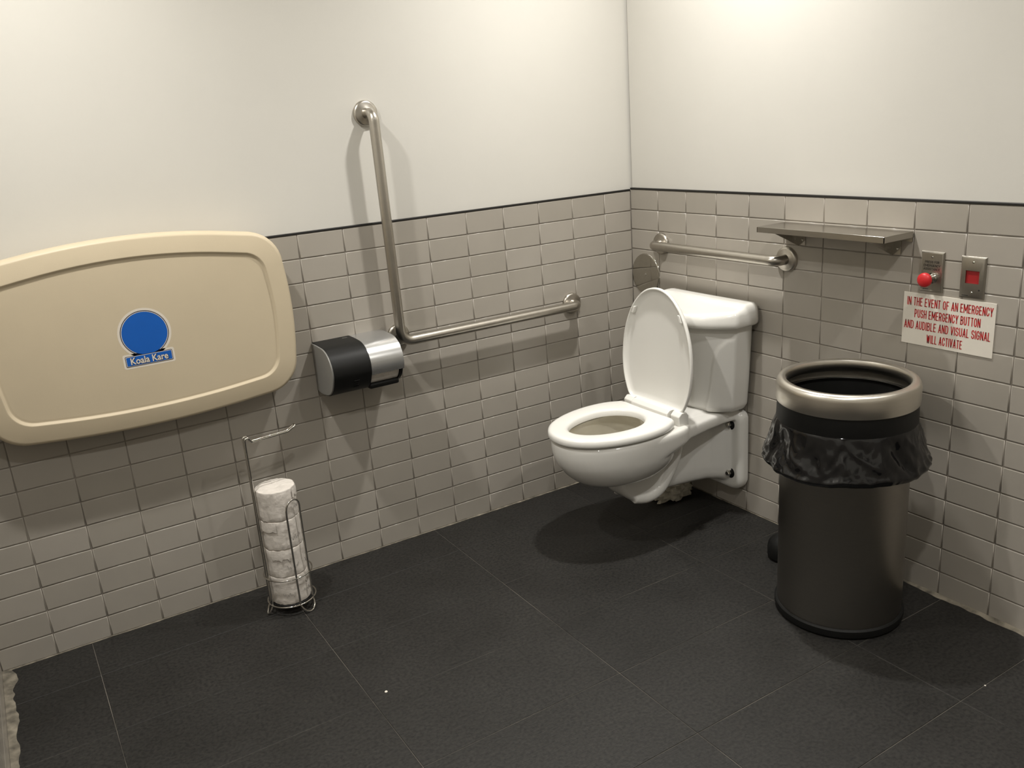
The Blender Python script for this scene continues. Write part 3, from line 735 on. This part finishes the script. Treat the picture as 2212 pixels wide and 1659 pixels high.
MB().lathe((-.0055, YP2-.0215, ZP2-.0325), [(.0001, -.0004), (.0022, -.0003), (.0024, 0)], 12, axis='x').build('sensor_hole', M['ink'], s2)
MB().box((-.0060, YP2+.008, ZP2-.0505), (-.0055, YP2+.0255, ZP2-.0488)).build('printed_mark', M['ink'], s2, ang=0)
sg = empty('emergency_sign', (0, -1.371, .767), 'white sign with red capitals below the emergency button', 'sign')
MB().box((-.0025, -1.5070, .7670), (-.0003, -1.2350, .9180)).build('sign_board', M['signwhite'], sg, ang=0, bevel=.0005)
for s, yc, zc, wd in (('IN THE EVENT OF AN EMERGENCY', -1.3735, .8935, .253), ('PUSH EMERGENCY BUTTON', -1.3700, .8590, .196), ('AND AUDIBLE AND VISUAL SIGNAL', -1.3700, .8250, .257), ('WILL ACTIVATE', -1.3680, .7895, .107)):
    block_text('lettering', s, M['signred'], sg, lambda u, v, yc=yc, zc=zc: (-.0029, yc-u, zc+v), wd, .0245, .0026)

# ------------------------------------------------------------------ trash can
TX, TY = -.281, -1.266
tc = empty('trash_can', (TX, TY, 0), 'tall round brushed steel open-top trash can beside the toilet', 'trash can')
cb = (TX, TY, 0)
MB().lathe(cb, [(.0001, .002), (.176, .002), (.1815, .006), (.1825, .012), (.1825, .026), (.179, .030), (.1745, .031)], 96).build('base_ring', M['rubber'], tc, ang=40)
MB().lathe(cb, [(.1755, .030), (.1755, .655), (.172, .655)], 96).build('body', M['steel_dark'], tc, ang=40)
MB().lathe(cb, [(.171, .66), (.170, .30), (.165, .05), (.0001, .045)], 72).build('inner_bucket', M['rubber'], tc, ang=40)
MB().lathe(cb, [(.176, .668), (.1865, .668), (.1885, .612), (.1870, .606), (.1765, .606)], 96).build('collar', M['black'], tc, ang=40)
MB().lathe(cb, [(.1795, .668), (.1895, .664), (.1902, .667), (.1908, .708), (.1890, .717), (.1850, .7245), (.1790, .7280), (.1705, .7285), (.1655, .7265), (.1630, .7215), (.1622, .706), (.1640, .700), (.175, .69)], 128).build('rim', M['steel_v'], tc, ang=40)
MB().lathe((TX+.163*math.cos(2.2), TY+.163*math.sin(2.2), .716), [(.0001, .003), (.003, 0), (.0001, -.003)], 10).build('rivet', M['ink'], tc)
# the bag: folded over the collar and hanging in a puffed skirt
fd = math.atan2(-2.759-TY, -2.252-TX)
def ridged(v): return 1-abs(noise.noise(v))*2
def bagmesh():
    mb = MB(); n = 320; rings = []
    key = [(.1790, .618, 0), (.1840, .6165, .05), (.1895, .6105, .15), (.1950, .598, .5), (.2010, .580, .9), (.2075, .560, 1), (.2140, .540, 1), (.2195, .520, 1), (.2230, .504, 1), (.2235, .494, .8), (.2200, .4865, .7), (.2130, .4835, .6), (.2040, .4860, .5), (.1960, .4925, .5), (.1890, .502, .4), (.1830, .52, .25), (.1800, .56, .1), (.1790, .60, 0)]
    prof = [(v.x, v.y, max(0, min(1, v.z))) for v in catmull(key, 4)]
    for i, (r, z, k) in enumerate(prof):
        ring = []
        for j in range(n):
            a = 2*PI*j/n; c, s = math.cos(a), math.sin(a)
            rel = (a-fd+PI) % (2*PI)-PI               # angle from the side that faces the room
            w1 = noise.noise(Vector((c*2.4, s*2.4, z*5)))
            cr = ridged(Vector((c*4.2+z*13, s*4.2-z*9, z*10)))*.0050 + ridged(Vector((c*9-z*16, s*9+z*20, z*16+4)))*.0022 + ridged(Vector((c*19+z*30, s*19, z*36+9)))*.0006
            pinch = -.016*math.exp(-((rel-.72-(.56-z)*2.2)/.085)**2)*math.sin(min(1, max(0, (.62-z)/.13))*PI)   # tucked folds
            pinch += -.010*math.exp(-((rel+1.05+(.56-z)*1.5)/.10)**2)*math.sin(min(1, max(0, (.62-z)/.13))*PI)
            hem = .0045*math.exp(-((z-.500)/.010)**2)
            rr_ = r + k*(w1*.006+cr-.006+pinch+hem)
            dz = k*(-.010*math.cos(rel+.45) + .009*w1 + .004*math.sin(rel*3+.4)+.0035*noise.noise(Vector((c*6, s*6, 2))))
            ring.append((TX+rr_*c, TY+rr_*s, z+dz))
        rings.append(ring)
    return mb.loft(rings, cap=False)
bg = empty('bin_bag', (TX, TY, .49), 'black plastic bin bag skirt folded over the steel trash can', 'bin bag')
bm_ = bagmesh().build('bag_skirt', M['bag'], bg, ang=75)
# small dark object half hidden behind the can
bb = empty('black_container', (-.175, -.955, 0), 'small rounded black object on the floor half hidden behind the trash can', 'container')
MB().lathe((-.170, -.962, 0), [(.046, .0005), (.052, .004), (.054, .014), (.054, .040), (.050, .058), (.040, .072), (.024, .082), (.014, .086), (.0001, .087)], 40).build('shell', M['rubber'], bb, ang=50)

# ------------------------------------------------------------------ free-standing paper holder and rolls
HX, HY = -1.622, -.186
th = empty('paper_stand', (HX, HY, 0), 'free-standing chrome wire toilet paper stand on the floor', 'paper stand')
def hoop(r, z, wr, name):
    pts = [(HX+r*math.cos(2*PI*k/48), HY+r*math.sin(2*PI*k/48), z) for k in range(48)]
    rings = []
    for k in range(48):
        a = 2*PI*k/48; cdir = Vector((math.cos(a), math.sin(a), 0)); c = Vector((HX, HY, z))+cdir*r
        rings.append([c+cdir*wr*math.cos(b)+Vector((0, 0, wr*math.sin(b))) for b in [2*PI*q/10 for q in range(10)]])
    MB().loft(rings, cap=False, wrap=True).build(name, M['chrome'], th, ang=60)
hoop(.0765, .034, .0026, 'ring'); hoop(.0765, .128, .0026, 'ring')
MB().lathe((HX, HY, .030), [(.0001, 0), (.062, 0), (.064, .002), (.062, .004), (.0001, .004)], 40).build('base_tray', M['rubber'], th)
def hairpin(ang, top, gap=.021, name='wire_loop'):
    c, s = math.cos(ang), math.sin(ang); R = Vector((c, s, 0)); T = Vector((-s, c, 0)); o = Vector((HX, HY, 0))
    def P(r, t, z): return o+R*r+T*t+Vector((0, 0, z))
    pts = [P(.0705, -gap, .034)]
    pts += [P(.0705, -gap, z) for z in (.12, .22, top-.05)]
    for k in range(9):
        a = PI-PI*k/8; pts.append(P(.0715+.003*math.sin(a), gap*math.cos(a), top-.030+.030*math.sin(a)))
    pts += [P(.0705, gap, z) for z in (top-.05, .22, .12, .034)]
    # foot below
    for k in range(1, 10):
        a = PI*k/10; pts.append(P(.0705+.016*math.sin(a), gap*math.cos(a), .034-.0315*math.sin(a)))
    pts.append(P(.0705, -gap, .034))
    MB().tube(pts, .0032, 10).build(name, M['chrome'], th, ang=60)
hairpin(math.radians(-66), .392, .027); hairpin(math.radians(62), .392, .027)
# tall hairpin with the roll arm
ang = math.radians(186); R = Vector((math.cos(ang), math.sin(ang), 0)); T = Vector((-math.sin(ang), math.cos(ang), 0)); o_ = Vector((HX, HY, 0))
def P(r, t, z): return o_+R*r+T*t+Vector((0, 0, z))
def side(sg_):
    g = .0062*sg_
    return fillet([P(.0705, g*1.6, .034), P(.0705, g*1.2, .30), P(.0705, g*.75, .560), P(.0715, g*1.5, .602), P(.0600, g*1.5, .607), P(.0490, g*1.2, .588), P(-.070, g*.9, .590), P(-.094, g*.9, .602)], .007, 5)
a_, b_ = side(-1), side(1)
tip = [P(-.0965, .0062*.9*math.sin(t), .6035+.0012*math.cos(t)) for t in (-.6, 0, .6)]
foot = [P(.0705+.016*math.sin(PI*k/8), .0136*math.cos(PI*k/8), .034-.0315*math.sin(PI*k/8)) for k in range(0, 9)]
MB().tube(a_+tip+b_[::-1]+foot[1:-1]+[P(.0705, -.0136, .034)], .0031, 10).build('arm_loop', M['chrome'], th, ang=60)
# four wrapped rolls stacked in the stand
def roll(idx, zb_, h, rad, label, ph):
    e = empty('toilet_roll', (HX, HY, zb_), label, 'toilet roll', 'wrapped toilet rolls in the stand')
    mb = MB(); n = 72; rings = []
    pf = [(.004, .004), (.020, .0015), (.70, 0), (.93, .0005), (.985, .005), (1, .030), (1, .22), (.992, .40), (.994, .60), (1, .80), (1, .965), (.985, .992), (.93, 1.0), (.70, 1.0), (.42, .995), (.30, .985), (.20, .955), (.08, .945), (.004, .944)]
    for q, (rf, hf) in enumerate(pf):
        ring = []
        for j in range(n):
            a = 2*PI*j/n; v = Vector((math.cos(a)*2, math.sin(a)*2, hf*2.5+ph))
            d = noise.noise(v*1.7)*.0022+noise.noise(v*4.5)*.0016; r_ = rad*rf+(d if rf > .5 else d*.4)
            ring.append((HX+r_*math.cos(a), HY+r_*math.sin(a), zb_+h*hf+(noise.noise(v*3)*.0012 if .3 < rf else 0)))
        rings.append(ring)
    mb.loft(rings); mb.build('wrapper', M['paper'], e, ang=70)
    # pinched flap of wrapper
    a0 = [-.9, -2.0, -2.6, -.4][idx]; pts = []
    mbf = MB(); q0 = []
    for k in range(12):
        a = a0-.55+1.1*k/11; zz = zb_+h*(.93 if idx else .9)
        dz = noise.noise(Vector((k*.7, idx, 3)))*.012
        q0.append([(HX+(rad+.0012)*math.cos(a), HY+(rad+.0012)*math.sin(a), zz+.006), (HX+(rad+.0032)*math.cos(a), HY+(rad+.0032)*math.sin(a), zz-.012+dz*.5), (HX+(rad+.0022+abs(dz)*.2)*math.cos(a), HY+(rad+.0022+abs(dz)*.2)*math.sin(a), zz-.026+dz)])
    mbf.loft(q0, cap=False, closed=False); fo = mbf.build('wrapper_flap', M['paper'], e, ang=60)
    # faint looping print
    for a1 in (-2.25, -1.15):
        pts = []
        for k in range(40):
            t = k/39; a = a1+ph*.25+t*.62; z = zb_+h*.36+.0055*math.sin(t*34)+.004*math.sin(t*13+ph)
            rr_ = rad+.0028; pts.append((HX+rr_*math.cos(a), HY+rr_*math.sin(a), z))
        MB().tube(pts, .00045, 5).build('wrapper_print', M['print'], e, ang=0)
zc = .0345
for i, h in enumerate((.098, .096, .098, .100)):
    roll(i, zc, h-.0008, .0615, ['bottom wrapped toilet roll in the chrome wire stand', 'second wrapped toilet roll from the bottom of the wire stand', 'third wrapped toilet roll from the bottom of the wire stand', 'topmost wrapped toilet roll in the chrome wire stand'][i], i*1.7)
    zc += h

# ------------------------------------------------------------------ litter
def crumple(name, c, size, label, cat, mat, seed, n=24):
    e = empty(name, (c[0], c[1], 0), label, cat)
    mb = MB(); rings = []
    for i in range(n):
        t = i/(n-1); ring = []
        for j in range(40):
            a = 2*PI*j/40; ph = PI*t
            d = Vector((math.sin(ph)*math.cos(a), math.sin(ph)*math.sin(a), math.cos(ph)))
            k = 1+.45*noise.noise(d*2.6+Vector((seed, 0, 0)))+.30*(1-2*abs(noise.noise(d*5+Vector((0, seed, 0)))))
            q = Vector((d.x*size[0]*k, d.y*size[1]*k, d.z*size[2]*k)); ring.append((c[0]+q.x, c[1]+q.y, max(.001, c[2]+q.z)))
        rings.append(ring)
    mb.loft(rings); o = mb.build('crumpled_sheet', mat, e, ang=25); return e
crumple('tissue_wad', (-.125, -.355, .035), (.075, .050, .055), 'crumpled white tissue on the floor under the toilet', 'tissue', M['tissue'], 2.3)
for i, (x, y, lb) in enumerate(((-1.563, -.801, 'tiny white paper scrap in the middle of the dark floor'), (-.300, -1.735, 'tiny pale crumb on the floor in front of the trash can'))):
    r = .0045-.002*i
    tag(MB().lathe((x, y, 0), [(.0001, .0001), (r, .0002), (r*.8, .0012), (.0001, .0016)], 7).build('paper_scrap' if i == 0 else 'crumb', M['signwhite'], None, ang=0), lb, 'scrap')
